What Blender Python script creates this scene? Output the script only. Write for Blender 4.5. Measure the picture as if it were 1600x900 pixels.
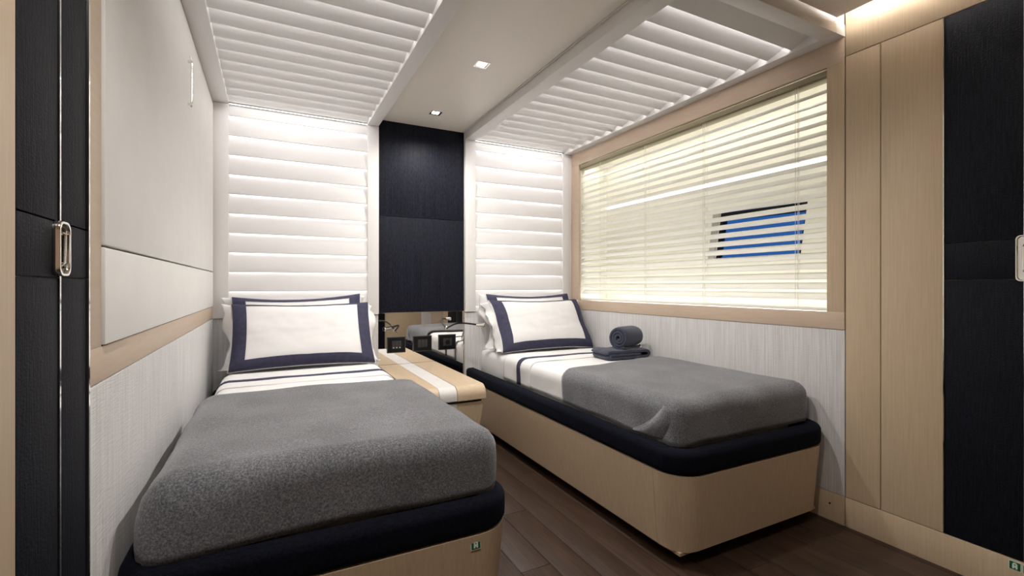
import bpy, bmesh, math, random
from mathutils import Vector, Matrix, noise
random.seed(7)
for o in list(bpy.data.objects): bpy.data.objects.remove(o)
scene = bpy.context.scene
COL = scene.collection
R = math.radians
# ------------------------------------------------------------------ camera, world, exposure
cam_d = bpy.data.cameras.new('camera'); cam = bpy.data.objects.new('camera', cam_d); COL.objects.link(cam)
cam.location = (0, 0, 1.0); cam.rotation_euler = (R(90), 0, R(-27.078))
cam_d.sensor_width = 36; cam_d.lens = 738.14/1600*36; cam_d.shift_y = -3.69/1600; cam_d.clip_start = 0.02
scene.camera = cam
world = bpy.data.worlds.new('dusk_sky'); scene.world = world; world.use_nodes = True
world.node_tree.nodes['Background'].inputs[0].default_value = (0.045, 0.19, 0.62, 1)
world.node_tree.nodes['Background'].inputs[1].default_value = 0.5
vs = scene.view_settings
vs.view_transform = 'Standard'; vs.look = 'None'; vs.gamma = 1; vs.use_curve_mapping = False; vs.exposure = 0.08
# light levels
E_WALL_LED = 6.6; E_CEIL_LED = 16.0; E_COVE = 90.0; E_SPOT = 42.0; E_WIN = 18.0
WARM = (1.0, 0.962, 0.92); WHITE = (1.0, 0.965, 0.93)
# ------------------------------------------------------------------ room measures (metres)
XL, XR, YB, YF = -0.29, 2.127, 3.16, 0.05
ZS, ZC, DADO, BASEZ, YE = 2.034, 2.087, 0.814, 0.12, 1.117

# ------------------------------------------------------------------ materials
def mat(name, col, rough=0.6, metal=0.0, spec=0.4, build=None, **kw):
    m = bpy.data.materials.new(name); m.use_nodes = True
    nt = m.node_tree; b = nt.nodes['Principled BSDF']
    b.inputs['Base Color'].default_value = (*col, 1); b.inputs['Roughness'].default_value = rough
    b.inputs['Metallic'].default_value = metal; b.inputs['Specular IOR Level'].default_value = spec
    for k, v in kw.items(): b.inputs[k.replace('_', ' ')].default_value = v
    if build: build(nt, b)
    return m
def nd(nt, t, **kw):
    n = nt.nodes.new(t)
    for k, v in kw.items():
        if k in n.inputs: n.inputs[k].default_value = v
        else: setattr(n, k, v)
    return n
def tc(nt, scale=(1,1,1), rnd=False):
    t = nd(nt, 'ShaderNodeTexCoord'); mp = nd(nt, 'ShaderNodeMapping'); mp.inputs['Scale'].default_value = scale
    nt.links.new(t.outputs['Object'], mp.inputs['Vector'])
    if rnd:
        oi = nd(nt, 'ShaderNodeObjectInfo'); ml = nd(nt, 'ShaderNodeMath', operation='MULTIPLY'); ml.inputs[1].default_value = 37.0
        nt.links.new(oi.outputs['Random'], ml.inputs[0]); nt.links.new(ml.outputs[0], mp.inputs['Location'])
    return mp.outputs[0]
def ramp(nt, fac, stops):
    r = nd(nt, 'ShaderNodeValToRGB'); e = r.color_ramp.elements
    while len(e) < len(stops): e.new(0.5)
    for i, (p, c) in enumerate(stops): e[i].position = p; e[i].color = (*c, 1)
    nt.links.new(fac, r.inputs[0]); return r.outputs[0]
def bump(nt, b, h, strength, dist):
    bp = nd(nt, 'ShaderNodeBump'); bp.inputs['Strength'].default_value = strength; bp.inputs['Distance'].default_value = dist
    nt.links.new(h, bp.inputs['Height']); nt.links.new(bp.outputs[0], b.inputs['Normal'])
def sc(c, k): return tuple(min(1, x*k) for x in c)
def grain(col, scale, amt=0.1, rnd=False, bs=0.08, detail=6):
    def f(nt, b):
        n = nd(nt, 'ShaderNodeTexNoise'); n.inputs['Scale'].default_value = 1; n.inputs['Detail'].default_value = detail
        n.inputs['Roughness'].default_value = 0.65
        nt.links.new(tc(nt, scale, rnd), n.inputs['Vector'])
        c = ramp(nt, n.outputs['Fac'], [(0.28, sc(col, 1-amt)), (0.5, col), (0.74, sc(col, 1+amt))])
        nt.links.new(c, b.inputs['Base Color'])
        bump(nt, b, n.outputs['Fac'], bs, 0.002)
    return f
OAK = (0.53, 0.412, 0.283)
M = {}
M['oak'] = mat('limed_oak_veneer', OAK, 0.42, build=grain(OAK, (160, 160, 5), 0.10))
M['oak_wide'] = mat('limed_oak_satin', OAK, 0.36, build=grain(OAK, (70, 9, 70), 0.07))
OAK_PINK_LIT = (0.56, 0.44, 0.335)  # same oak veneer, with the pinker light on it put into the colour
M['oak_pink_lit'] = mat('oak_veneer_pink_lit', OAK_PINK_LIT, 0.45, build=grain(OAK_PINK_LIT, (90, 9, 90), 0.06))
M['white'] = mat('satin_white_lacquer', (0.78, 0.765, 0.75), 0.45)
M['slat'] = mat('white_slat', (0.755, 0.743, 0.735), 0.5, build=grain((0.755, 0.743, 0.735), (7, 300, 300), 0.015, bs=0.03))
M['ceil'] = mat('cream_ceiling_paint', (0.86, 0.805, 0.735), 0.35, spec=0.3)
M['pad'] = mat('cream_padded_leather', (0.76, 0.745, 0.715), 0.55, build=grain((0.76, 0.745, 0.715), (6, 6, 6), 0.03, bs=0.05))
def dado_f(nt, b):
    n = nd(nt, 'ShaderNodeTexNoise'); n.inputs['Scale'].default_value = 1; n.inputs['Detail'].default_value = 5; n.inputs['Roughness'].default_value = 0.7
    nt.links.new(tc(nt, (190, 190, 3.5)), n.inputs['Vector'])
    n2 = nd(nt, 'ShaderNodeTexNoise'); n2.inputs['Scale'].default_value = 1; n2.inputs['Detail'].default_value = 2
    nt.links.new(tc(nt, (30, 30, 420)), n2.inputs['Vector'])
    c = ramp(nt, n.outputs['Fac'], [(0.3, (0.46, 0.45, 0.445)), (0.5, (0.585, 0.575, 0.57)), (0.72, (0.70, 0.69, 0.685))])
    nt.links.new(c, b.inputs['Base Color'])
    a = nd(nt, 'ShaderNodeMath', operation='ADD'); nt.links.new(n.outputs['Fac'], a.inputs[0]); nt.links.new(n2.outputs['Fac'], a.inputs[1])
    bump(nt, b, a.outputs[0], 0.35, 0.003)
M['dado'] = mat('woven_silver_wallcovering', (0.6, 0.59, 0.58), 0.75, spec=0.25, build=dado_f)
def weave_f(cols, sx, sz, bs=0.6):
    def f(nt, b):
        w = nd(nt, 'ShaderNodeTexNoise'); w.inputs['Scale'].default_value = 1; w.inputs['Detail'].default_value = 2
        nt.links.new(tc(nt, (sx, sx, sz)), w.inputs['Vector'])
        w2 = nd(nt, 'ShaderNodeTexNoise'); w2.inputs['Scale'].default_value = 1; w2.inputs['Detail'].default_value = 2
        nt.links.new(tc(nt, (sx*0.6, sx*0.6, sz*20)), w2.inputs['Vector'])
        a = nd(nt, 'ShaderNodeMath', operation='MULTIPLY'); nt.links.new(w.outputs['Fac'], a.inputs[0]); nt.links.new(w2.outputs['Fac'], a.inputs[1])
        c = ramp(nt, a.outputs[0], [(0.12, cols[0]), (0.42, cols[1])])
        nt.links.new(c, b.inputs['Base Color']); bump(nt, b, a.outputs[0], bs, 0.003)
    return f
M['navy_door'] = mat('midnight_woven_leather', (0.005, 0.0055, 0.010), 0.6, spec=0.14, build=weave_f([(0.002, 0.0023, 0.004), (0.009, 0.010, 0.018)], 230, 14))
M['navy_panel'] = mat('midnight_ribbed_panel', (0.008, 0.009, 0.016), 0.55, spec=0.16, build=weave_f([(0.003, 0.0035, 0.006), (0.016, 0.019, 0.034)], 260, 2.2))
M['rim'] = mat('midnight_velvet', (0.005, 0.0055, 0.011), 0.9, spec=0.05, Sheen_Weight=0.04, Sheen_Roughness=0.5, Sheen_Tint=(0.3, 0.35, 0.5, 1),
               build=weave_f([(0.002, 0.0024, 0.0045), (0.007, 0.008, 0.014)], 170, 170, 0.5))
def wool_f(cols, s=520):
    def f(nt, b):
        n = nd(nt, 'ShaderNodeTexNoise'); n.inputs['Scale'].default_value = s; n.inputs['Detail'].default_value = 3; n.inputs['Roughness'].default_value = 0.8
        nt.links.new(tc(nt), n.inputs['Vector'])
        n2 = nd(nt, 'ShaderNodeTexNoise'); n2.inputs['Scale'].default_value = 5; n2.inputs['Detail'].default_value = 4
        nt.links.new(tc(nt), n2.inputs['Vector'])
        mx = nd(nt, 'ShaderNodeMath', operation='MULTIPLY_ADD'); mx.inputs[1].default_value = 0.25
        nt.links.new(n2.outputs['Fac'], mx.inputs[0]); nt.links.new(n.outputs['Fac'], mx.inputs[2])
        c = ramp(nt, mx.outputs[0], [(0.46, cols[0]), (0.62, cols[1]), (0.78, cols[2])])
        nt.links.new(c, b.inputs['Base Color']); bump(nt, b, n.outputs['Fac'], 0.45, 0.003)
    return f
M['blanket'] = mat('charcoal_wool', (0.12, 0.12, 0.13), 0.9, spec=0.15, Sheen_Weight=0.3, Sheen_Roughness=0.6,
                   build=wool_f([(0.040, 0.041, 0.047), (0.103, 0.105, 0.116), (0.215, 0.218, 0.24)], 230))
M['towel'] = mat('navy_terry', (0.03, 0.035, 0.065), 0.95, spec=0.1, Sheen_Weight=0.3,
                 build=wool_f([(0.016, 0.020, 0.036), (0.034, 0.040, 0.066), (0.065, 0.074, 0.110)], 380))
M['linen'] = mat('white_cotton', (0.75, 0.742, 0.735), 0.8, spec=0.2, Sheen_Weight=0.15, build=grain((0.75, 0.742, 0.735), (9, 9, 9), 0.02, bs=0.12))
M['trim'] = mat('indigo_cotton', (0.050, 0.049, 0.088), 0.75, spec=0.2, build=grain((0.050, 0.049, 0.088), (40, 40, 40), 0.2, bs=0.15))
M['chrome'] = mat('polished_chrome', (0.82, 0.80, 0.76), 0.08, metal=1)
M['mirror'] = mat('mirror_silver', (0.93, 0.92, 0.90), 0.0, metal=1)
M['black'] = mat('black_plastic', (0.004, 0.004, 0.005), 0.45, spec=0.25)
M['key'] = mat('dark_grey_keys', (0.035, 0.035, 0.036), 0.4)
M['bezel'] = mat('gunmetal_bezel', (0.10, 0.095, 0.09), 0.3, metal=0.8)
M['dark'] = mat('shadow_gap_black', (0.012, 0.010, 0.008), 0.8)
M['blind'] = mat('ivory_blind', (0.84, 0.83, 0.77), 0.42, build=grain((0.84, 0.83, 0.77), (60, 3, 60), 0.02, bs=0.02), Subsurface_Weight=0.0)
M['rail'] = mat('bronze_headrail', (0.30, 0.265, 0.17), 0.45)
M['recess'] = mat('cream_recess', (0.82, 0.80, 0.73), 0.6)
M['cord'] = mat('ivory_cord', (0.75, 0.72, 0.62), 0.7)
M['green'] = mat('safety_green', (0.006, 0.10, 0.035), 0.45)
M['sign_white'] = mat('sign_white', (0.62, 0.72, 0.64), 0.5)
M['hull'] = mat('hull_grey', (0.36, 0.35, 0.33), 0.6)
M['inlay'] = mat('white_stingray_inlay', (0.62, 0.60, 0.58), 0.5, build=grain((0.62, 0.60, 0.58), (160, 12, 160), 0.08, bs=0.1))
M['glass'] = mat('window_glass', (1, 1, 1), 0.0, Transmission_Weight=1.0, IOR=1.02)
WEN = (0.040, 0.023, 0.015)
def floor_f(nt, b):
    n = nd(nt, 'ShaderNodeTexNoise'); n.inputs['Scale'].default_value = 1; n.inputs['Detail'].default_value = 5; n.inputs['Roughness'].default_value = 0.7
    nt.links.new(tc(nt, (170, 4, 170), True), n.inputs['Vector'])
    c = ramp(nt, n.outputs['Fac'], [(0.3, sc(WEN, 0.5)), (0.5, WEN), (0.75, sc(WEN, 1.9))])
    oi = nd(nt, 'ShaderNodeObjectInfo'); hsv = nd(nt, 'ShaderNodeHueSaturation'); mr = nd(nt, 'ShaderNodeMapRange')
    mr.inputs['To Min'].default_value = 0.84; mr.inputs['To Max'].default_value = 1.16
    nt.links.new(oi.outputs['Random'], mr.inputs['Value']); nt.links.new(mr.outputs[0], hsv.inputs['Value']); nt.links.new(c, hsv.inputs['Color'])
    nt.links.new(hsv.outputs[0], b.inputs['Base Color']); bump(nt, b, n.outputs['Fac'], 0.25, 0.002)
M['floor'] = mat('wenge_plank', WEN, 0.42, spec=0.35, build=floor_f)
def emis(name, col, s):
    m = bpy.data.materials.new(name); m.use_nodes = True; nt = m.node_tree; nt.nodes.clear()
    e = nt.nodes.new('ShaderNodeEmission'); e.inputs[0].default_value = (*col, 1); e.inputs[1].default_value = s
    o = nt.nodes.new('ShaderNodeOutputMaterial'); nt.links.new(e.outputs[0], o.inputs[0]); return m
M['led_wall'] = emis('headboard_led', (1.0, 0.965, 0.945), E_WALL_LED)
M['led_ceil'] = emis('louvre_led', (1.0, 0.955, 0.94), E_CEIL_LED)
M['led_cove'] = emis('cove_led', (1.0, 0.97, 0.93), E_COVE)
M['led_win'] = emis('window_led', (1.0, 0.97, 0.88), E_WIN)
M['led_line'] = emis('window_led_line', (1.0, 0.98, 0.93), 3.0)
M['lamp'] = emis('downlight_lens', (1.0, 0.98, 0.95), 16)

# ------------------------------------------------------------------ mesh helpers
class MB:
    def __init__(s): s.v = []; s.f = []
    def add(s, vs, fs):
        k = len(s.v); s.v += [tuple(v) for v in vs]; s.f += [tuple(i+k for i in f) for f in fs]; return s
    def box(s, x0, x1, y0, y1, z0, z1):
        return s.add([(x0,y0,z0),(x1,y0,z0),(x1,y1,z0),(x0,y1,z0),(x0,y0,z1),(x1,y0,z1),(x1,y1,z1),(x0,y1,z1)],
                     [(0,3,2,1),(4,5,6,7),(0,1,5,4),(1,2,6,5),(2,3,7,6),(3,0,4,7)])
    def frustum(s, a, b, z0, z1):   # a = bottom rect (x0,x1,y0,y1), b = top rect
        (x0,x1,y0,y1), (p0,p1,q0,q1) = a, b
        return s.add([(x0,y0,z0),(x1,y0,z0),(x1,y1,z0),(x0,y1,z0),(p0,q0,z1),(p1,q0,z1),(p1,q1,z1),(p0,q1,z1)],
                     [(0,3,2,1),(4,5,6,7),(0,1,5,4),(1,2,6,5),(2,3,7,6),(3,0,4,7)])
    def prism(s, prof, a0, a1, axis):   # closed profile extruded along axis; prof coords are the other two axes in order
        n = len(prof)
        def P(p, a): return {'x': (a, p[0], p[1]), 'y': (p[0], a, p[1]), 'z': (p[0], p[1], a)}[axis]
        vs_ = [P(p, a0) for p in prof] + [P(p, a1) for p in prof]
        return s.add(vs_, [tuple(range(n)), tuple(range(2*n-1, n-1, -1))] + [(i, i+n, (i+1) % n+n, (i+1) % n) for i in range(n)])
    def tube(s, pts, r, n=10, rads=None):
        pts = [Vector(p) for p in pts]; k = len(s.v); prev = None
        for i, p in enumerate(pts):
            t = (pts[min(i+1, len(pts)-1)]-pts[max(i-1, 0)]).normalized()
            if prev is None: a = t.orthogonal().normalized()
            else: a = (prev - t*prev.dot(t)).normalized()
            prev = a; b = t.cross(a); rr = rads[i] if rads else r
            for j in range(n):
                an = 2*math.pi*j/n; s.v.append(tuple(p+(a*math.cos(an)+b*math.sin(an))*rr))
        m = len(pts)
        for i in range(m-1):
            for j in range(n):
                s.f.append((k+i*n+j, k+i*n+(j+1) % n, k+(i+1)*n+(j+1) % n, k+(i+1)*n+j))
        s.f.append(tuple(k+j for j in range(n-1, -1, -1))); s.f.append(tuple(k+(m-1)*n+j for j in range(n)))
        return s
    def grid(s, P, flip=False):
        n, m = len(P), len(P[0]); k = len(s.v)
        for row in P: s.v += [tuple(p) for p in row]
        for i in range(n-1):
            for j in range(m-1):
                q = (k+i*m+j, k+i*m+j+1, k+(i+1)*m+j+1, k+(i+1)*m+j)
                s.f.append(q[::-1] if flip else q)
        return s
    def mesh(s, name, mt, smooth=False, bevel=0, org=(0,0,0), fixn=True):
        me = bpy.data.meshes.new(name)
        me.from_pydata([(x-org[0], y-org[1], z-org[2]) for x, y, z in s.v], [], s.f)
        bm = bmesh.new(); bm.from_mesh(me)
        if fixn: bmesh.ops.recalc_face_normals(bm, faces=bm.faces)
        if bevel:
            ed = [e for e in bm.edges if len(e.link_faces) == 2 and e.calc_face_angle(0) > 0.5]
            bmesh.ops.bevel(bm, geom=ed, offset=bevel, segments=2, profile=0.6, affect='EDGES', clamp_overlap=True)
        bm.to_mesh(me); bm.free()
        if smooth or bevel:
            for p in me.polygons: p.use_smooth = True
            if not smooth or smooth == 'auto': me.set_sharp_from_angle(angle=R(40))
        me.materials.append(M[mt]); return me
BASE = {}
def base_of(o): return BASE.get(o.name, (0,0,0)) if o else (0,0,0)
def build(mb, name, mt, parent=None, smooth=False, bevel=0, fixn=True):
    org = base_of(parent)
    me = mb.mesh(name, mt, smooth, bevel, org, fixn); o = bpy.data.objects.new(name, me); COL.objects.link(o)
    if parent: o.parent = parent
    BASE[o.name] = org; return o
def tag(o, label=None, cat=None, group=None, kind=None):
    if label: o['label'] = label
    if cat: o['category'] = cat
    if group: o['group'] = group
    if kind: o['kind'] = kind
    return o
def thing(name, loc, label=None, cat=None, group=None, kind=None):
    o = bpy.data.objects.new(name, None); COL.objects.link(o); o.location = loc; o.empty_display_size = 0.1
    BASE[o.name] = tuple(loc); return tag(o, label, cat, group, kind)
def inst(src, parent, dloc):
    c = src.copy(); COL.objects.link(c); c.parent = parent; c.location = Vector(src.location)+Vector(dloc); BASE[c.name] = base_of(parent)
    return c
def B(x0, x1, y0, y1, z0, z1): return MB().box(x0, x1, y0, y1, z0, z1)
def arc(cx, cy, r, a0, a1, n):
    return [(cx+r*math.cos(R(a0+(a1-a0)*i/n)), cy+r*math.sin(R(a0+(a1-a0)*i/n))) for i in range(n+1)]

# ================================================================== SHELL
# floor: dark base and separate wenge planks laid along the cabin
fl = build(B(XL-0.1, XR+0.1, -0.75, YB+0.1, -0.05, -0.006), 'floor', 'dark'); tag(fl, 'dark wenge plank floor of the cabin', None, None, 'structure')
PW = 0.12; plank_src = {}
x = XL - 0.013; row = 0
while x < XR - 0.01:
    off = [0.0, 0.75, 0.35, 1.1][row % 4]; y = -0.7 - off
    while y < YB:
        a, b_ = max(y, -0.7), min(y+1.45, YB+0.02)
        if b_-a > 0.05:
            x0, x1 = max(x, XL-0.05), min(x+PW, XR+0.05)
            key = (round(x1-x0, 3), round(b_-a, 3))
            if key not in plank_src:
                plank_src[key] = B(0.0008, x1-x0-0.0008, 0.0008, b_-a-0.0008, -0.008, 0).mesh('plank', 'floor', bevel=0.001)
            p = bpy.data.objects.new('plank', plank_src[key]); COL.objects.link(p); p.parent = fl; p.location = (x0, a, 0)
        y += 1.45
    x += PW; row += 1

# outer shell walls
wb = build(B(XL-0.1, XR+0.1, YB+0.005, YB+0.1, 0, 2.3), 'wall_back', 'white'); tag(wb, 'rear cabin wall behind the two headboards', None, None, 'structure')
wl = build(B(XL-0.1, XL-0.012, -0.7, YB+0.005, 0, 2.3), 'wall_left', 'oak_pink_lit'); tag(wl, 'side wall beside the bed with the cream padded panel', None, None, 'structure')
mb = MB().box(XR+0.012, XR+0.03, 1.0, YB+0.005, 0, 0.885).box(XR+0.012, XR+0.03, 1.0, YB+0.005, 1.94, 2.3)
mb.box(XR+0.012, XR+0.03, -0.7, 1.185, 0, 2.3).box(XR+0.012, XR+0.03, 3.025, YB+0.005, 0.885, 1.94)
wr = build(mb, 'wall_right', 'oak'); tag(wr, 'side wall around the blind-covered window', None, None, 'structure')
wf = build(B(0.42, XR+0.012, YF-0.08, YF-0.012, 0, 2.3), 'wall_front', 'oak'); tag(wf, 'entrance wall facing the headboards', None, None, 'structure')
wf2 = build(B(XL-0.1, 0.42, -0.75, -0.7, 0, 2.3), 'wall_entrance', 'oak'); tag(wf2, 'corridor wall closing the entrance', None, None, 'structure')
wf3 = build(B(0.42, 0.46, -0.7, YF-0.08, 0, 2.3), 'wall_passage', 'oak'); tag(wf3, 'side wall of the entrance passage', None, None, 'structure')
# entrance wall cladding (seen in the mirror)
build(B(1.34, 1.817, YF-0.012, YF, 0.12, 2.08), 'veneer_panel', 'oak', wf, bevel=0.002)
build(B(1.82, 1.957, YF-0.012, YF, 0.12, 2.08), 'fabric_panel', 'dado', wf, bevel=0.002)
build(B(1.96, XR, YF-0.012, YF, 0.12, 2.08), 'veneer_panel', 'oak_pink_lit', wf, bevel=0.002)
build(B(1.34, XR, YF-0.012, YF+0.002, 0.0, 0.118), 'plinth_board', 'oak', wf, bevel=0.002)
d1 = thing('door_1', (0.9, YF, 0), 'dark woven cabin door in the entrance wall', None, None, 'structure')
build(B(0.50, 1.33, YF-0.012, YF+0.004, 0.02, 2.05), 'door_leaf', 'navy_door', d1, bevel=0.002)
build(B(0.47, 0.497, YF-0.012, YF+0.008, 0.0, 2.08), 'door_jamb', 'chrome', d1, bevel=0.001)

# ceiling: centre strip, front field, top cap
ce = build(B(XL-0.1, XR+0.1, -0.75, YB+0.1, 2.22, 2.3), 'ceiling', 'white'); tag(ce, 'cream ceiling between the two louvred canopies', None, None, 'structure')
build(B(0.63, 1.209, 1.106, YB+0.004, ZC, ZC+0.02), 'centre_panel', 'ceil', ce)
build(B(1.2135, 1.2205, 1.106, YB+0.004, ZC-0.001, ZC+0.02), 'edge_bead', 'ceil', ce)
build(B(XL-0.012, 2.045, -0.7, 1.106, ZC, ZC+0.02), 'front_panel', 'ceil', ce)
# cove along the right wall
cv = thing('cove_light', (2.09, 0.5, 2.12), 'glowing cove strip between the ceiling and the wardrobe top', 'light strip')
build(B(2.014, 2.041, -0.2, 1.100, ZC+0.0285, ZC+0.036), 'light_strip', 'led_cove', cv)
build(B(2.006, 2.043, -0.2, 1.102, ZC+0.0205, ZC+0.029), 'channel', 'white', cv)

# ================================================================== LOUVRED CEILING CANOPIES
PITCH = 0.1135
def canopy(x0, x1, xi0, xi1, label):
    t = thing('louvred_canopy', ((x0+x1)/2, 2.14, ZS), label, 'ceiling panel', 'louvred ceiling canopies over the beds')
    z0, z1 = ZS, ZS+0.05
    build(B(x0, xi0, YE, YB+0.002, z0, z1), 'frame_rail', 'white', t, bevel=0.003)
    build(B(xi1, x1, YE, YB+0.002, z0, z1), 'frame_rail', 'white', t, bevel=0.003)
    build(B(xi0, xi1, YE, 1.185, z0, z0+0.038), 'frame_rail', 'white', t, bevel=0.003)
    build(B(x0, x1, YE, YB+0.002, 2.15, 2.158), 'backing_panel', 'white', t)
    build(B(x0, x1, YE+0.004, YE+0.012, z0+0.036, 2.151), 'closing_board', 'white', t)
    build(B(x0, x0+0.008, YE+0.012, YB+0.002, z1-0.001, 2.151), 'closing_board', 'white', t)  # added side board, blocks strip light leaking into the ceiling groove
    build(B(x1-0.008, x1, YE+0.012, YB+0.002, z1-0.001, 2.151), 'closing_board', 'white', t)  # opposite side board, likewise added against light leaks
    n = 17; ys = [3.122-PITCH*i for i in range(n)]
    # slat profile (y,z): near edge high, far edge low, slightly bellied
    yn, zn, yf, zf = -PITCH-0.014, ZS+0.058, 0.0, ZS+0.012
    bot = []; top = []
    for i in range(9):
        u = i/8; yy = yn+(yf-yn)*u; zz = zn+(zf-zn)*u - 0.003*math.sin(math.pi*u)
        bot.append((yy, zz)); top.append((yy, zz+0.007))
    prof = bot+top[::-1]
    src = None; led = None
    for i, y in enumerate(ys):
        if src is None:
            src = build(MB().prism([(a+y, b) for a, b in prof], xi0-0.004, xi1+0.004, 'x'), 'slat', 'slat', t, smooth='auto')
            led = build(B(xi0+0.01, xi1-0.01, y-PITCH-0.010, y-PITCH-0.004, ZS+0.026, ZS+0.031), 'light_strip', 'led_ceil', t)
        else:
            inst(src, t, (0, y-ys[0], 0))
            if i < n-1: inst(led, t, (0, y-ys[0], 0))
    return t
canopy(XL, 0.626, -0.212, 0.556, 'white louvred ceiling canopy over the bed without towels')
canopy(1.226, XR, 1.305, 2.062, 'white louvred ceiling canopy over the bed with the navy towels')

# ================================================================== BACKLIT SLATTED HEADBOARDS
ZP = 0.1113
def headboard(x0, x1, xi0, xi1, label, left):
    t = thing('slatted_headboard', ((x0+x1)/2, YB, 0.815), label, 'wall panel', 'backlit slatted headboards')
    build(B(x0, xi0, YB-0.04, YB+0.004, 0.815, ZS-0.0005), 'post', 'white', t, bevel=0.002)
    build(B(xi1, x1, YB-0.04, YB+0.004, 0.815, ZS-0.0005), 'post', 'white', t, bevel=0.002)
    prof = []
    for i in range(9):
        u = i/8; prof.append((YB-0.036+0.024*u - 0.0025*math.sin(math.pi*u), u*(ZP+0.014)))
    lip = [(YB-0.0290, 0.0), (YB-0.0325, 0.0008), (YB-0.0350, 0.0030)]
    prof = lip+prof[1:]+[(p[0]+0.007, p[1]) for p in prof[::-1]]
    zs = [0.967+ZP*(k-1) for k in range(10)]; ztop = 0.967+ZP*9
    src = led = None
    for i, z in enumerate(zs):
        if src is None:
            src = build(MB().prism([(a, b+z) for a, b in prof], xi0-0.002, xi1+0.002, 'x'), 'slat', 'slat', t, smooth='auto')
            led = build(B(xi0+0.003, xi1-0.003, YB-0.027, YB-0.019, z+0.010, z+0.014), 'light_strip', 'led_wall', t)
        else:
            inst(src, t, (0, 0, z-zs[0])); inst(led, t, (0, 0, z-zs[0]))
    inst(led, t, (0, 0, ztop-zs[0]))
    kk = (ZS-0.002-ztop)/(ZP+0.014)
    build(MB().prism([(a, b*kk+ztop) for a, b in prof], xi0-0.002, xi1+0.002, 'x'), 'slat', 'slat', t, smooth='auto')
    build(B(xi0+0.003, xi1-0.003, YB-0.034, YB-0.031, ZS+0.001, ZS+0.003), 'light_strip', 'led_wall', t)
    build(B(xi0, xi1, YB-0.0115, YB+0.004, 0.815, ZS-0.0005), 'backing_panel', 'white', t)
    return t
headboard(XL, 0.626, -0.212, 0.556, 'backlit white slatted headboard behind the bed without towels', True)
headboard(1.226, XR, 1.305, 2.043, 'backlit white slatted headboard next to the window', False)
for x0, x1, lb in ((XL, 0.624, 'grey woven dado panel behind the pillows of the bed without towels'), (1.2285, XR, 'grey woven dado panel behind the pillows beside the window')):
    tag(build(B(x0, x1, YB-0.030, YB+0.005, 0.0, 0.8125), 'dado_panel', 'dado', wb, bevel=0.002), lb)

# dark panel and mirror between the beds
t = thing('dark_wall_panel', (0.926, YB, 0.82), 'midnight ribbed wall panel between the two slatted headboards', 'wall panel')
build(B(0.627, 1.225, YB-0.012, YB+0.004, 0.822, 1.4575), 'panel', 'navy_panel', t, bevel=0.0015)
build(B(0.627, 1.225, YB-0.012, YB+0.004, 1.4605, ZC+0.01), 'panel', 'navy_panel', t, bevel=0.0015)
t = thing('mirror', (0.926, YB, 0.2), 'frameless mirror above the bedside cabinet, below the dark panel', 'mirror')
build(B(0.627, 1.225, YB-0.008, YB+0.004, 0.20, 0.816), 'mirror_glass', 'mirror', t)
build(B(0.627, 1.225, YB-0.014, YB+0.004, 0.8165, 0.8215), 'edge_strip', 'chrome', t)
build(B(1.2252, 1.2282, YB-0.014, YB+0.004, 0.20, 0.8215), 'edge_strip', 'chrome', t)

# ================================================================== LEFT WALL CLADDING
FR = (XL-0.012, XL)
pw = build(B(FR[0], FR[1], 1.093, YB-0.03, DADO+0.002, 0.883), 'veneer_rail', 'oak_pink_lit', wl, bevel=0.001)
build(B(FR[0], FR[1], 1.093, YB-0.03, 2.018, ZS+0.02), 'veneer_rail', 'oak_pink_lit', wl, bevel=0.001)
build(B(FR[0], FR[1], 1.093, 1.170, 0.883, 2.018), 'veneer_stile', 'oak_pink_lit', wl, bevel=0.001)
build(B(FR[0], FR[1], 3.098, YB-0.03, 0.883, 2.018), 'veneer_stile', 'oak_pink_lit', wl, bevel=0.001)
t = thing('padded_panel', (XL, 2.13, 0.885), 'cream padded fold-down panel framed in oak above the dado', 'wall panel')
build(B(XL-0.0105, XL+0.006, 1.172, 3.096, 0.885, 1.0745), 'cushion', 'pad', t, bevel=0.004)
build(B(XL-0.0105, XL+0.006, 1.172, 3.096, 1.0785, 2.016), 'cushion', 'pad', t, bevel=0.004)
lt = MB().tube([(XL+0.016, 2.190, 1.69), (XL+0.019, 2.190, 1.72), (XL+0.019, 2.194, 1.86), (XL+0.014, 2.194, 1.888)], 0.0035, 8)
lt.tube([(XL+0.004, 2.194, 1.866), (XL+0.022, 2.194, 1.866)], 0.006, 10).tube([(XL+0.004, 2.190, 1.70), (XL+0.02, 2.190, 1.70)], 0.005, 10)
tag(build(lt, 'latch', 'chrome', t, smooth='auto'), 'slim chrome latch')
tag(build(B(FR[0], FR[1]+0.001, 1.093, YB-0.03, 0.0, DADO), 'dado_panel', 'dado', wl, bevel=0.002), 'grey woven dado panel along the bed without towels')

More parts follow.
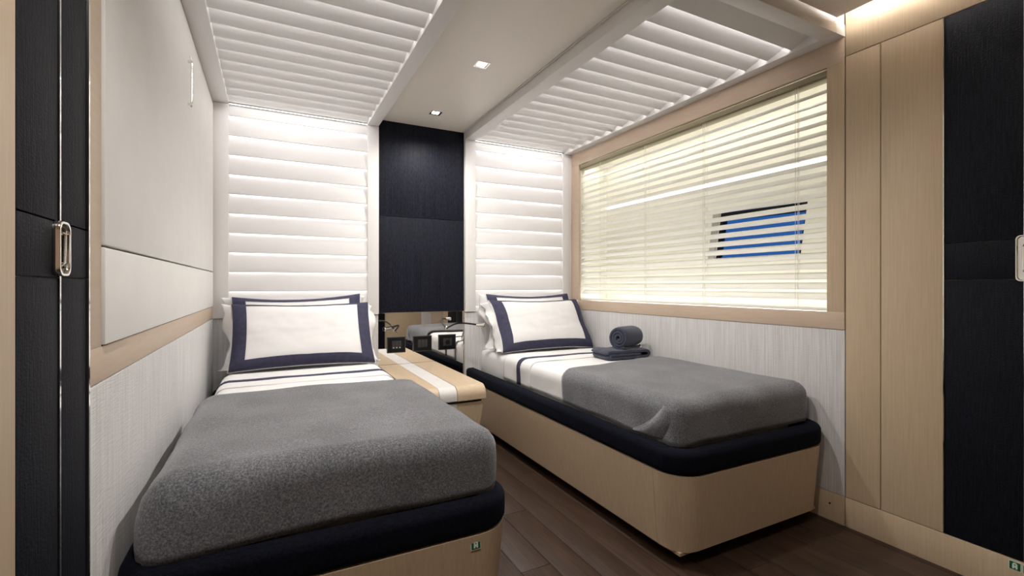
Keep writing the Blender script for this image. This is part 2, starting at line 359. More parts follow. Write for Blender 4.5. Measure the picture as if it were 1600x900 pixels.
# left wardrobe doors
def handle(parent, x, sx, y, z0, z1, w):
    # recessed pull: chrome rounded frame, inner bar
    zc, h = (z0+z1)/2, (z1-z0)
    fr = MB(); pts = []
    hw, hh, r = w/2, h/2, w*0.32
    for cy, cz, a0 in ((hw-r, hh-r, 0), (-(hw-r), hh-r, 90), (-(hw-r), -(hh-r), 180), (hw-r, -(hh-r), 270)):
        pts += [(cy+r*math.cos(R(a0+18*i)), cz+r*math.sin(R(a0+18*i))) for i in range(6)]
    n = len(pts)
    rings = []
    for k, xx in ((1.0, x), (1.0, x+sx*0.006), (0.95, x+sx*0.009), (0.82, x+sx*0.009), (0.75, x+sx*0.006), (0.74, x)):
        rings.append([(xx, y+p[0]*(k if k > 0.9 else k), zc+p[1]*(1-(1-k)*w/h)) for p in pts])
    vs_ = [p for rg in rings for p in rg]; fs = []
    for a in range(len(rings)-1):
        for i in range(n): fs.append((a*n+i, a*n+(i+1) % n, (a+1)*n+(i+1) % n, (a+1)*n+i))
    fr.add(vs_, fs)
    hd = build(fr, 'handle', 'chrome', parent, smooth='auto')
    build(MB().prism([(y+p[0]*0.75, zc+p[1]*(1-0.26*w/h)) for p in pts], x+sx*0.0005, x+sx*0.003, 'x'), 'recess_plate', 'chrome', hd)
    build(MB().tube([(x+sx*0.003, y, zc-hh*0.55), (x+sx*0.009, y, zc-hh*0.5), (x+sx*0.0095, y, zc+hh*0.5), (x+sx*0.003, y, zc+hh*0.55)], w*0.10, 8), 'grip', 'chrome', hd, smooth='auto')
    return hd
t = thing('wardrobe', (XL, 0.8, 0), 'wardrobe with narrow midnight woven doors next to the cream padded panel', 'wardrobe')
def dark_door(parent, xa, xb, y0, y1, za, zb, zt, zbot):
    d = build(B(xa, xb, y0, y1, zbot, za-0.001), 'door', 'navy_door', parent, bevel=0.0015)
    build(B(xa, xb, y0, y1, za+0.001, zb-0.001), 'door_band', 'navy_door', d, bevel=0.0015)
    build(B(xa, xb, y0, y1, zb+0.001, zt), 'door_upper', 'navy_door', d, bevel=0.0015)
    return d
dark_door(t, FR[0]+0.0015, FR[1], 0.969, 1.084, 1.012, 1.098, 2.07, 0.05)
dl = dark_door(t, FR[0]+0.0015, FR[1], 0.828, 0.961, 1.012, 1.098, 2.07, 0.05)
build(B(FR[0]+0.0015, XL+0.002, 0.9625, 0.9675, 0.05, 2.07), 'edge_strip', 'chrome', t)
build(B(FR[0]+0.0015, XL+0.004, 1.0855, 1.0915, 0.0, 2.07), 'edge_strip', 'chrome', t)
build(B(FR[0]+0.0015, XL, 0.55, 0.826, 0.05, 2.07), 'side_panel', 'oak', t, bevel=0.001)
build(B(FR[0]+0.0015, XL-0.004, 0.55, 1.085, 0.0, 0.048), 'plinth_board', 'oak', t, bevel=0.001)
handle(dl, XL, 1, 0.962, 1.014, 1.099, 0.046)
build(B(FR[0], XL, -0.7, 0.548, 0.0, 2.07), 'veneer_panel', 'oak', wl, bevel=0.001)

# ================================================================== RIGHT WALL CLADDING
tag(build(B(XR, XR+0.012, YE+0.003, YB-0.03, BASEZ+0.002, DADO), 'dado_panel', 'dado', wr, bevel=0.002), 'grey woven dado panel below the window')
bbd = thing('baseboard_right', (XR, 2.1, 0), 'oak baseboard under the woven dado by the window', None, None, 'structure')
build(B(XR-0.001, XR+0.012, YE+0.003, YB-0.03, 0.0, BASEZ), 'board', 'oak', bbd, bevel=0.001)
build(MB().tube([(XR-0.0025, 1.178, 0.072), (XR+0.001, 1.178, 0.072)], 0.004, 12), 'drain_hole', 'dark', bbd)
w1 = thing('window_1', (XR, 2.1, 0.89), 'oak framed side window with a lit cream recess and small blue pane', None, None, 'structure')
xa, xb = XR-0.002, XR+0.014
build(B(xa, xb, YE+0.003, YB-0.04, 1.935, ZS+0.01), 'frame_rail', 'oak_pink_lit', w1, bevel=0.001)
build(B(xa, xb, YE+0.003, YB-0.04, DADO+0.002, 0.889), 'frame_rail', 'oak_pink_lit', w1, bevel=0.001)
build(B(xa, xb, YE+0.003, 1.190, 0.889, 1.935), 'frame_stile', 'oak', w1, bevel=0.001)
build(B(xa, xb, 3.020, YB-0.04, 0.889, 1.935), 'frame_stile', 'oak_pink_lit', w1, bevel=0.001)
XW = 2.40
def scaleP(y, z, X=XW, X0=2.33): return (y*X/X0, 1+(z-1)*X/X0)
# recess lining
rc = MB().box(xb, XW+0.02, 1.165, 1.185, 0.86, 1.97).box(xb, XW+0.02, 3.025, 3.045, 0.86, 1.97)
rc.box(xb, XW+0.02, 1.165, 3.045, 1.945, 1.97).box(xb, XW+0.02, 1.165, 3.045, 0.86, 0.884)
build(rc, 'recess_lining', 'recess', w1)
po = [scaleP(1.90, 1.424), scaleP(1.393, 1.412), scaleP(1.430, 1.135), scaleP(1.940, 1.135)]   # opening corners: far-top, near-top, near-bottom, far-bottom
ou = [(3.045, 1.97), (1.165, 1.97), (1.165, 0.86), (3.045, 0.86)]
def ring(mb, inner, outer, x0, x1):
    vs_ = [(x0, *p) for p in outer]+[(x0, *p) for p in inner]+[(x1, *p) for p in outer]+[(x1, *p) for p in inner]
    fs = []
    for i in range(4):
        j = (i+1) % 4
        fs += [(i, j, 4+j, 4+i), (8+i, 12+i, 12+j, 8+j), (4+i, 4+j, 12+j, 12+i), (i, 8+i, 8+j, j)]
    return mb.add(vs_, fs)
build(ring(MB(), po, ou, XW, XW+0.02), 'recess_back', 'recess', w1)
def shrink(q, d):
    cy = sum(p[0] for p in q)/4; cz = sum(p[1] for p in q)/4
    return [(p[0]-math.copysign(d, p[0]-cy), p[1]-math.copysign(d, p[1]-cz)) for p in q]
inn = shrink(po, 0.016); inn = [(inn[0][0], inn[0][1]-0.030), (inn[1][0], inn[1][1]-0.030), inn[2], inn[3]]
build(ring(MB(), inn, shrink(po, -0.002), XW+0.012, XW+0.05), 'pane_frame', 'black', w1)
build(MB().add([(x_, *p) for x_ in (XW-0.003, XW+0.001) for p in (po[0], (po[0][0]+0.045, po[0][1]), (po[3][0]+0.045, po[3][1]), po[3])], [(0,1,2,3), (7,6,5,4), (0,4,5,1), (1,5,6,2), (2,6,7,3), (3,7,4,0)]), 'pane_surround', 'hull', w1)
ip = shrink(po, 0.010)
build(MB().add([(XW+0.030, *p) for p in ip]+[(XW+0.034, *p) for p in ip], [(0,1,2,3), (7,6,5,4)]+[(i, i+4, (i+1) % 4+4, (i+1) % 4) for i in range(4)]), 'pane', 'glass', w1)
build(B(XW-0.014, XW-0.004, 1.20, 3.0, 1.594, 1.621), 'light_strip', 'led_line', w1)
build(B(2.20, 2.225, 1.20, 3.0, 1.936, 1.942), 'light_strip', 'led_win', w1)
build(B(2.24, 2.26, 1.20, 3.0, 0.886, 0.892), 'light_strip', 'led_win', w1)

# venetian blind
vb = thing('venetian_blind', (XR+0.02, 2.1, 0.89), 'ivory venetian blind hanging inside the oak window frame', 'blind')
build(B(XR+0.012, XR+0.066, 1.193, 3.017, 1.896, 1.932), 'headrail', 'rail', vb, bevel=0.002)
build(B(XR+0.004, XR+0.011, 1.193, 3.017, 1.902, 1.928), 'valance', 'rail', vb, bevel=0.002)
SP = 0.0447; th = R(38); wsl = 0.05; src = None
nS = 21
for i in range(nS):
    z = 1.848-SP*i
    if src is None:
        pb = []; 
        for k in range(7):
            u = (k/6-0.5); bow = 0.004*(1-(2*u)**2)
            px = u*wsl*math.cos(th)-bow*math.sin(th); pz = u*wsl*math.sin(th)+bow*math.cos(th)
            pb.append((px, pz))
        pt = [(p[0]-0.0018*math.sin(th), p[1]+0.0018*math.cos(th)) for p in pb]
        prof = [(XR+0.036+p[0], z+p[1]) for p in pb+pt[::-1]]
        src = build(MB().prism(prof, 1.196, 3.014, 'y'), 'slat', 'blind', vb, smooth='auto'); z_0 = z
    else: inst(src, vb, (0, 0, z-z_0))
build(B(XR+0.012, XR+0.060, 1.196, 3.014, 0.8895, 0.905), 'bottom_rail', 'blind', vb, bevel=0.003)
for y in (1.335, 1.853, 2.313, 2.777):
    c = MB()
    for dy, dx in ((-0.012, 0.012), (0.0, 0.012), (0.012, 0.060)): c.tube([(XR+dx, y+dy, 0.90), (XR+dx, y+dy, 1.90)], 0.0011, 6)
    build(c, 'ladder_cord', 'cord', vb)

# right wardrobe
t = thing('wardrobe', (XR, 0.6, 0), 'tall oak wardrobe with midnight woven doors beside the window', 'wardrobe')
xa, xb = XR, XR+0.012
build(B(xa, xb, YF, YE, 1.953, 2.215), 'header_panel', 'oak', t, bevel=0.001)
build(B(xa, xb, 0.9915, YE-0.001, 0.123, 1.950), 'side_panel', 'oak', t, bevel=0.001)
build(B(xa, xb, 0.797, 0.9885, 0.123, 1.950), 'side_panel', 'oak', t, bevel=0.001)
build(B(xa, xb, YF, YE, 0.0, 0.1205), 'plinth_board', 'oak', t, bevel=0.001)
dr = dark_door(t, xa, xb, 0.5955, 0.793, 1.020, 1.148, 1.950, 0.123)
dark_door(t, xa, xb, 0.244, 0.5895, 1.020, 1.148, 1.950, 0.123)
build(B(xa-0.003, xb, 0.7935, 0.7965, 0.123, 1.950), 'edge_strip', 'chrome', t)
build(B(xa-0.002, xb, 0.590, 0.595, 0.123, 1.950), 'edge_strip', 'chrome', t)
build(B(xa, xb, YF, 0.242, 0.123, 1.950), 'side_panel', 'oak_pink_lit', t, bevel=0.001)
handle(dr, XR, -1, 0.5925, 1.013, 1.161, 0.040)

# ================================================================== SAFETY STICKERS
def sticker(o3, ux, uz, nrm, w, h, label):
    o3, ux, uz, nrm = map(Vector, (o3, ux, uz, nrm))
    t = thing('safety_sticker', tuple(o3), label, 'sticker', 'green lifejacket stickers')
    def quad2(pts, d0, d1):
        a = [o3+ux*p[0]*w+uz*p[1]*h+nrm*d0 for p in pts]; b = [o3+ux*p[0]*w+uz*p[1]*h+nrm*d1 for p in pts]; n = len(pts)
        return MB().add(a+b, [tuple(range(n)), tuple(range(2*n-1, n-1, -1))]+[(i, i+n, (i+1) % n+n, (i+1) % n) for i in range(n)])
    build(quad2([(-.5,-.5),(.5,-.5),(.5,.5),(-.5,.5)], -0.0002, 0.0006), 'border', 'sign_white', t)
    build(quad2([(-.44,-.44),(.44,-.44),(.44,.42),(-.44,.42)], 0.0004, 0.0009), 'field', 'green', t)
    # lifejacket pictogram: arch with two legs and a dark neck opening
    out = [(-.22,-.33),(-.22,.06)]+[(0.20*math.cos(R(a))*1.05, .10+0.24*math.sin(R(a))) for a in range(180, -1, -20)]+[(.21,-.33),(.07,-.33),(.05,-.20),(-.05,-.20),(-.07,-.33)]
    build(quad2(out[::-1], 0.0007, 0.0012), 'pictogram', 'sign_white', t)
    build(quad2([(0.055*math.cos(R(a)), .09+0.075*math.sin(R(a))) for a in range(0, 360, 30)], 0.0011, 0.0014), 'neck_hole', 'green', t)
sticker((XR, 0.615, 0.101), (0,-1,0), (0,0,1), (-1,0,0), 0.029, 0.029, 'green lifejacket sticker on the wardrobe plinth, closer to the window')
sticker((XR, 0.583, 0.101), (0,-1,0), (0,0,1), (-1,0,0), 0.029, 0.029, 'green lifejacket sticker on the wardrobe plinth, farther from the window')

# ================================================================== BEDS
YFOOT = 1.163
def u_path(x0, x1, yf, yb, r, n=8):
    """outer outline: from back wall along x0 to the foot, round both corners, back along x1"""
    pts = [(x0, yb, -1, 0), (x0, yf+r+0.6, -1, 0)]
    for cx, a0 in ((x0+r, 180), (x1-r, 270)):
        for i in range(n+1):
            a = R(a0+90*i/n); pts.append((cx+r*math.cos(a), yf+r+r*math.sin(a), math.cos(a), math.sin(a)))
    pts += [(x1, yf+r+0.6, 1, 0), (x1, yb, 1, 0)]
    return pts   # x, y, outward normal
def sweep(path, sec):
    """closed section [(inset, z)] swept along the outline"""
    n = len(sec); vs_ = []; fs = []
    for x, y, nx, ny in path:
        for d, z in sec: vs_.append((x-nx*d, y-ny*d, z))
    m = len(path)
    for i in range(m-1):
        for j in range(n): fs.append((i*n+j, i*n+(j+1) % n, (i+1)*n+(j+1) % n, (i+1)*n+j))
    fs += [tuple(range(n)), tuple((m-1)*n+j for j in range(n-1, -1, -1))]
    return MB().add(vs_, fs)
def rr_section(w, z0, z1, r, n=5):
    s = []
    for cx, cz, a0 in ((r, z0+r, 180), (w-r, z0+r, 270), (w-r, z1-r, 0), (r, z1-r, 90)):
        for i in range(n+1):
            a = R(a0+90*i/n); s.append((cx+r*math.cos(a), cz+r*math.sin(a)))
    return s
def bed(x0, x1, label, seam_l, seam_r):
    t = thing('bed', ((x0+x1)/2, 2.16, 0), label, 'bed', 'twin beds')
    path = u_path(x0, x1, YFOOT, YB-0.032, 0.115)
    sec = rr_section(0.070, 0.332, 0.416, 0.022)
    build(sweep(path, sec), 'rim', 'rim', t, smooth=True)
    # base panels, leaning inwards towards the floor
    bs = [(0.004, 0.3325), (0.028, 0.058), (0.046, 0.058), (0.022, 0.3325)]
    left = [p for p in path if p[2] == -1 and p[1] > 1.30] + [(x0, YFOOT+0.138, -1, 0)]
    foot = [(x0, YFOOT+0.136, -1, 0)]+[p for p in path if p[1] < YFOOT+0.120]+[(x1, YFOOT+0.136, 1, 0)]
    right = [(x1, YFOOT+0.138, 1, 0)]+[p for p in path if p[2] == 1 and p[1] > 1.30]
    build(sweep(left, bs), 'side_panel', 'oak', t, smooth='auto')
    build(sweep(foot, bs), 'foot_panel', 'oak', t, smooth='auto')
    build(sweep(right, bs), 'side_panel', 'oak', t, smooth='auto')
    build(B(x0+0.047, x1-0.047, YFOOT+0.047, YB-0.034, 0.046, 0.0575), 'bottom_board', 'oak', t)
    build(B(x0+0.10, x1-0.08, YFOOT+0.12, YB-0.034, 0.0, 0.046), 'plinth', 'dark', t)
    build(B(x0+0.05, x1-0.05, YFOOT+0.05, YB-0.034, 0.30, 0.344), 'platform', 'rim', t)
    return t
bed(-0.287, 0.616, 'low bed whose oak foot panel bears a green sticker, beside the padded wall panel', 0, 0)
bed(1.235, 2.122, 'low oak bed with midnight velvet rim standing below the window', 0, 0)
sticker((0.489, YFOOT+0.0062, 0.308), (1,0,0), (0,0.087,1), (0,-1,0.087), 0.029, 0.027, 'green lifejacket sticker on the oak foot panel of the bed')

def nz(x, y, z, s, seed=0): return noise.noise(Vector((x*s+seed*7.3, y*s+seed*3.1, z*s)))
def drape(x0, x1, y0, y1, zt, r, dl, dr, dfoot, nx=40, ny=48, dome=0.0, wr=0.004, seed=1, hem=None, ws=6):
    """cloth over a block: top x0..x1,y0..y1 (y0 = foot); drops on left/right/foot sides along rounded edges.
    dfoot None = the foot edge lies flat."""
    ax0, ax1 = x0+r, x1-r; ay0 = y0+(r if dfoot is not None else 0)
    q = r*math.pi/2
    def axis(lo, hi, dlo, dhi, n):
        L = [lo-(q+dlo-r)*(1-i/10)**1.0 for i in range(10)] if dlo is not None else []
        L += [lo+(hi-lo)*i/n for i in range(n+1)]
        if dhi is not None: L += [hi+(q+dhi-r)*((i+1)/10) for i in range(10)]
        return L
    XS = axis(ax0, ax1, dl, dr, nx); YS = axis(ay0, y1, dfoot, None, ny)
    P = []
    for yy in YS:
        rowp = []
        for xx in XS:
            dx = xx-ax1 if xx > ax1 else (xx-ax0 if xx < ax0 else 0.0)
            dy = yy-ay0 if (yy < ay0 and dfoot is not None) else 0.0
            cx = min(max(xx, ax0), ax1); cy = max(yy, ay0) if dfoot is not None else yy
            l = max(abs(dx), abs(dy)); g = math.hypot(dx, dy)
            z = zt; off = 0
            if l > 0:
                if l < q: off = r*math.sin(l/r); z = zt-r*(1-math.cos(l/r))
                else: off = r; z = zt-r-(l-q)
                nxd, nyd = dx/g, dy/g
                cx += nxd*off; cy += nyd*off
                w = wr*1.6*(0.5+nz(cx, cy, z, ws*1.5, seed))*min(1, l/q)
                cx += nxd*w; cy += nyd*w
            u = (xx-x0)/(x1-x0); u = min(max(u, 0), 1)
            z += dome*math.sin(math.pi*u)**0.6*(1 if l == 0 else 0)
            z += wr*(0.55+nz(cx, cy, 0, ws, seed))*(1 if l == 0 else max(0, 1-l/q))
            if hem: cx, cy, z = hem(cx, cy, z, dx, dy, l)
            rowp.append((cx, cy, z))
        P.append(rowp)
    return P
def shell(P, th):
    """thin closed cloth from a grid, thickened inwards along vertex normals"""
    n, m = len(P), len(P[0]); V = [[Vector(p) for p in r_] for r_ in P]; N = []
    for i in range(n):
        row = []
        for j in range(m):
            a = V[min(i+1, n-1)][j]-V[max(i-1, 0)][j]; b = V[i][min(j+1, m-1)]-V[i][max(j-1, 0)]
            c = b.cross(a); row.append(c.normalized() if c.length > 1e-9 else Vector((0, 0, 1)))
        N.append(row)
    mb = MB(); mb.grid(P); k = n*m
    mb.v += [tuple(V[i][j]-N[i][j]*th) for i in range(n) for j in range(m)]
    for i in range(n-1):
        for j in range(m-1): mb.f.append((k+i*m+j, k+(i+1)*m+j, k+(i+1)*m+j+1, k+i*m+j+1))
    bd = [(0, j) for j in range(m)]+[(i, m-1) for i in range(1, n)]+[(n-1, j) for j in range(m-2, -1, -1)]+[(i, 0) for i in range(n-2, 0, -1)]
    for a in range(len(bd)):
        p, q = bd[a], bd[(a+1) % len(bd)]; ip, iq = p[0]*m+p[1], q[0]*m+q[1]
        mb.f.append((ip, iq, k+iq, k+ip))
    return mb
def bedding(x0, x1, where, blk):
    """mattress, sheet with striped turn-down; x0..x1 = mattress sides"""
    ZT = 0.548
    m = MB().box(x0, x1, 1.287, YB-0.034, 0.346, ZT)
    tag(build(m, 'mattress', 'linen', None, bevel=0.045, smooth=True), 'white mattress lying in the %s' % where, 'mattress', 'mattresses')
    sh = thing('top_sheet', ((x0+x1)/2, 2.2, ZT), 'white striped top sheet folded back on the %s' % where, 'sheet', 'top sheets')
    build(shell(drape(x0-0.009, x1+0.009, 1.6, 2.45, ZT+0.008, 0.045, 0.146, 0.136, None, wr=0.003, seed=3 if x0 < 0 else 5, ws=9), 0.004), 'under_layer', 'linen', sh, smooth=True)
    build(shell(drape(x0-0.014, x1+0.014, 2.36, 2.70, ZT+0.013, 0.048, 0.152, 0.142, None, wr=0.003, seed=4, ws=7, ny=24), 0.005), 'turn_down', 'linen', sh, smooth=True)
    build(shell(drape(x0-0.0165, x1+0.0165, 2.474, 2.518, ZT+0.0155, 0.050, 0.153, 0.142, None, wr=0.003, seed=4, ws=7, ny=4), 0.003), 'stripe', 'trim', sh, smooth=True)
bedding(-0.202, 0.534, 'bed beside the padded wall panel', None)
bedding(1.337, 2.042, 'bed below the window', None)

def hemL(cx, cy, z, dx, dy, l):
    # the near wall-side corner hangs loose over the rim
    k = max(0, min(1, (0.12-(cx+0.25))/0.20))*max(0, min(1, (1.75-cy)/0.45))
    dp = max(0, (0.56-z)/0.14)
    if dx < 0: cx -= 0.028*k*math.sin(min(1, dp)*math.pi*0.75)
    if dy < 0 and z < 0.5: cy -= 0.016*k*dp
    if dy < 0: cy += 0.008*math.sin(cx*9)*min(1, dp)
    return cx, cy, z
bl = shell(drape(-0.238, 0.590, 1.234, 2.085, 0.582, 0.050, 0.163, 0.163, 0.168, dome=0.006, wr=0.007, seed=2, hem=hemL, ws=4.5), 0.010)
tag(build(bl, 'blanket', 'blanket', None, smooth=True), 'charcoal wool blanket on the bed beside the padded wall panel', 'blanket', 'charcoal wool blankets')
blt = thing('blanket', (1.70, 1.65, 0.55), 'charcoal wool blanket with a folded corner on the bed below the window', 'blanket', 'charcoal wool blankets')
P = drape(1.312, 2.094, 1.246, 2.00, 0.574, 0.040, 0.161, 0.153, 0.159, dome=0.006, wr=0.007, seed=8, ws=4.5,
          hem=lambda cx, cy, z, dx, dy, l: (cx, cy+(0.11*max(0, (cx-1.318)/0.77) if cy > 1.6 else 0)*((cy-1.6)/0.4 if cy > 1.6 else 0), z))
build(shell(P, 0.010), 'cloth', 'blanket', blt, smooth=True)
# folded corner: flap wrapped from the foot onto the long side
T0 = Vector((1.322, 1.315, 0.548)); T1 = Vector((1.294, 1.455, 0.430)); T2 = Vector((1.345, 1.231, 0.424))
G = []
for i in range(13):
    u = i/12
    edge = T0.lerp(T1, u) + Vector((-0.006-0.010*math.sin(math.pi*u), 0.020*math.sin(math.pi*u)*-1, -0.010*math.sin(math.pi*u)))
    cor = Vector((T0.x+(T2.x-T0.x)*u+0.100, 1.2535, T0.z+(T2.z-T0.z)*u-0.016*(1-u)))
    mid = Vector((1.288-0.006*u, 1.248-0.022*u, T0.z+(T1.z-T0.z)*u))
    rowp = []
    for j in range(9):
        w = j/8; p = edge*(1-w)**2 + mid*2*w*(1-w) + cor*w*w
        rowp.append(p)
    G.append(rowp)
build(shell(G, 0.008), 'corner_fold', 'blanket', blt, smooth=True)
ed = [G[i][0] for i in range(13)]
build(MB().tube(ed, 0.006, 8, rads=[0.003+0.005*math.sin(math.pi*(0.12+0.8*i/12)) for i in range(13)]), 'hem_roll', 'blanket', blt, smooth=True)

# ================================================================== PILLOWS
def pillow(xc, yb, zb, lean, W, H, Tf, Tb, label, seed, roll=0, yaw=0):
    t = thing('pillow', (xc, yb, zb), label, 'pillow', 'white pillows with indigo borders')
    rot = Matrix.Rotation(R(yaw), 3, 'Z') @ Matrix.Rotation(R(roll), 3, 'Y')
    vx = rot @ Vector((1, 0, 0)); vv = rot @ Vector((0, math.sin(R(lean)), math.cos(R(lean)))); vn = rot @ Vector((0, -math.cos(R(lean)), math.sin(R(lean))))
    o = Vector((xc, yb, zb))
    def S(u, v, side, off=0):
        prof = max(0, (1-abs(u)**3.2)*(1-abs(v)**3.4))**0.46
        pinchx = 1-0.035*(1-v*v); pinchy = 1-0.07*(1-u*u)
        X = u*W/2*pinchx; Y = (v*pinchy+1)*H/2
        tt = Tf if side > 0 else Tb
        n = tt*prof + 0.004*nz(u*2, v*2, side, 1.4, seed)*prof**0.4 + 0.0025*nz(u*6, v*6, side, 1.2, seed)*prof**0.3
        n += 0.010*(abs(u)**4)*math.sin(v*5+seed)*(0.6)     # limp edges
        sag = -0.018*(1-u*u)*(v+1)/2*0.8
        return o+vx*X+vv*(Y+sag)+vn*(side*n+off if side > 0 else -n+0)
    def lim(n, side):
        return [[S(-1+2*i/n, -1+2*j/n, side) for j in range(n+1)] for i in range(n+1)]
    n = 34
    mb = MB(); mb.grid(lim(n, 1)); mb.grid(lim(n, -1), True)
    body = build(mb, 'cushion', 'linen', t, smooth=True)
    bm = bmesh.new(); bm.from_mesh(body.data); bmesh.ops.remove_doubles(bm, verts=bm.verts, dist=0.0008); bmesh.ops.recalc_face_normals(bm, faces=bm.faces); bm.to_mesh(body.data); bm.free()
    # indigo border on the front face
    du, dv, dt = 0.19, 0.21, 0.12
    us = sorted(set([-1+2*i/40 for i in range(41)]+[-1+du, 1-du])); vs_ = sorted(set([-1+2*i/40 for i in range(41)]+[-1+dv, 1-dt]))
    idx = {}; mb = MB()
    def gv(i, j, lay):
        if (i, j, lay) not in idx:
            idx[(i, j, lay)] = len(mb.v); mb.v.append(tuple(S(us[i]*0.985, vs_[j]*0.997, 1, 0.0035 if lay else 0.0005)))
        return idx[(i, j, lay)]
    cells = set()
    for i in range(len(us)-1):
        for j in range(len(vs_)-1):
            uc, vc = (us[i]+us[i+1])/2, (vs_[j]+vs_[j+1])/2
            if abs(uc) > 1-du or vc > 1-dt or vc < -1+dv: cells.add((i, j))
    for i, j in cells:
        mb.f.append((gv(i, j, 1), gv(i+1, j, 1), gv(i+1, j+1, 1), gv(i, j+1, 1)))
        mb.f.append((gv(i, j+1, 0), gv(i+1, j+1, 0), gv(i+1, j, 0), gv(i, j, 0)))
        for (a, b, c, d, nb) in ((i, j, i+1, j, (i, j-1)), (i+1, j, i+1, j+1, (i+1, j)), (i+1, j+1, i, j+1, (i, j+1)), (i, j+1, i, j, (i-1, j))):
            if nb not in cells: mb.f.append((gv(a, b, 1), gv(a, b, 0), gv(c, d, 0), gv(c, d, 1)))
    build(mb, 'border', 'trim', t, smooth='auto')
    # loose white pillowcase ends
    for s in (-1, 1):
        G = []
        for j in range(25):
            v = -1+2*j/24; row = []
            flare = 0.026+0.035*max(0, -v-0.35)+0.10*max(0, v-0.72)+0.026*math.exp(-((v-0.4)/0.3)**2)+0.010*math.sin(v*4+seed*s)
            for k in range(7):
                w = k/6
                p = S(s*0.965, v*0.99, 1, -0.006) + vn*(0.009*math.sin(v*17+seed+w*3)*w) + vx*(s*w*flare) - vn*(0.012+w*(0.045+0.030*math.sin(v*5+seed+s))) + vv*(w*0.018*v)
                if p.z < 0.567: p.z = 0.567+0.004*math.sin(v*9)*w
                p.y = min(p.y, 3.112)
                row.append(p)
            G.append(row)
        build(shell(G, 0.004), 'pillowcase_end', 'linen', t, smooth=True)
    return t
ZP0 = 0.556
for xc, wh in ((0.172, 'bed beside the padded wall panel'), (1.712, 'bed below the window')):
    a = 0 if xc < 1 else 1
    pillow(xc, 2.775, ZP0, 33, 0.735, 0.408, 0.080, 0.030, 'white indigo-bordered pillow in front on the %s' % wh, 1+a*4, 0, [0, 0][a])
    pillow(xc-0.012+0.0*a, 2.908, ZP0+0.004, 22, 0.70, 0.412, 0.050, 0.022, 'white indigo-bordered pillow half hidden behind another on the %s' % wh, 2+a*5, [-1.2, 0][a], 0)

# ================================================================== TOWELS
def towel_roll(c, az, L, rad, label):
    ax = Vector((math.sin(R(az)), math.cos(R(az)), 0)); sd = Vector((ax.y, -ax.x, 0)); up = Vector((0, 0, 1))
    turns = 3.2; N = 110; mb = MB(); thk = rad/(turns+0.45)
    outer = []; inner = []
    for i in range(N+1):
        a = 2*math.pi*turns*i/N; rr = thk*0.55+thk*(a/(2*math.pi))
        rr += 0.0012*nz(math.cos(a), math.sin(a), i*0.01, 3)
        d = sd*math.cos(a-2.2)+up*math.sin(a-2.2)
        outer.append(d*(rr+thk*0.36)); inner.append(d*(rr-thk*0.36))
    ks = 15
    def ring(pt, k):
        w = -1+2*k/(ks-1); e = 1-0.10*abs(w)**6; return Vector(c)+ax*(w*L/2)+pt*e
    n = N+1
    for k in range(ks):
        bulge = [ring(p, k) for p in outer]+[ring(p, k) for p in inner]
        mb.v += [tuple(p) for p in bulge]
    for k in range(ks-1):
        for i in range(N):
            a, b = k*2*n+i, (k+1)*2*n+i
            mb.f.append((a, a+1, b+1, b)); mb.f.append((a+n+1, a+n, b+n, b+n+1))
        mb.f.append((k*2*n, (k+1)*2*n, (k+1)*2*n+n, k*2*n+n)); mb.f.append((k*2*n+N, k*2*n+n+N, (k+1)*2*n+n+N, (k+1)*2*n+N))
    for k in (0, ks-1):
        for i in range(N): mb.f.append((k*2*n+i, k*2*n+n+i, k*2*n+n+i+1, k*2*n+i+1))
    return tag(build(mb, 'rolled_towel', 'towel', None, smooth='auto'), label, 'towel')
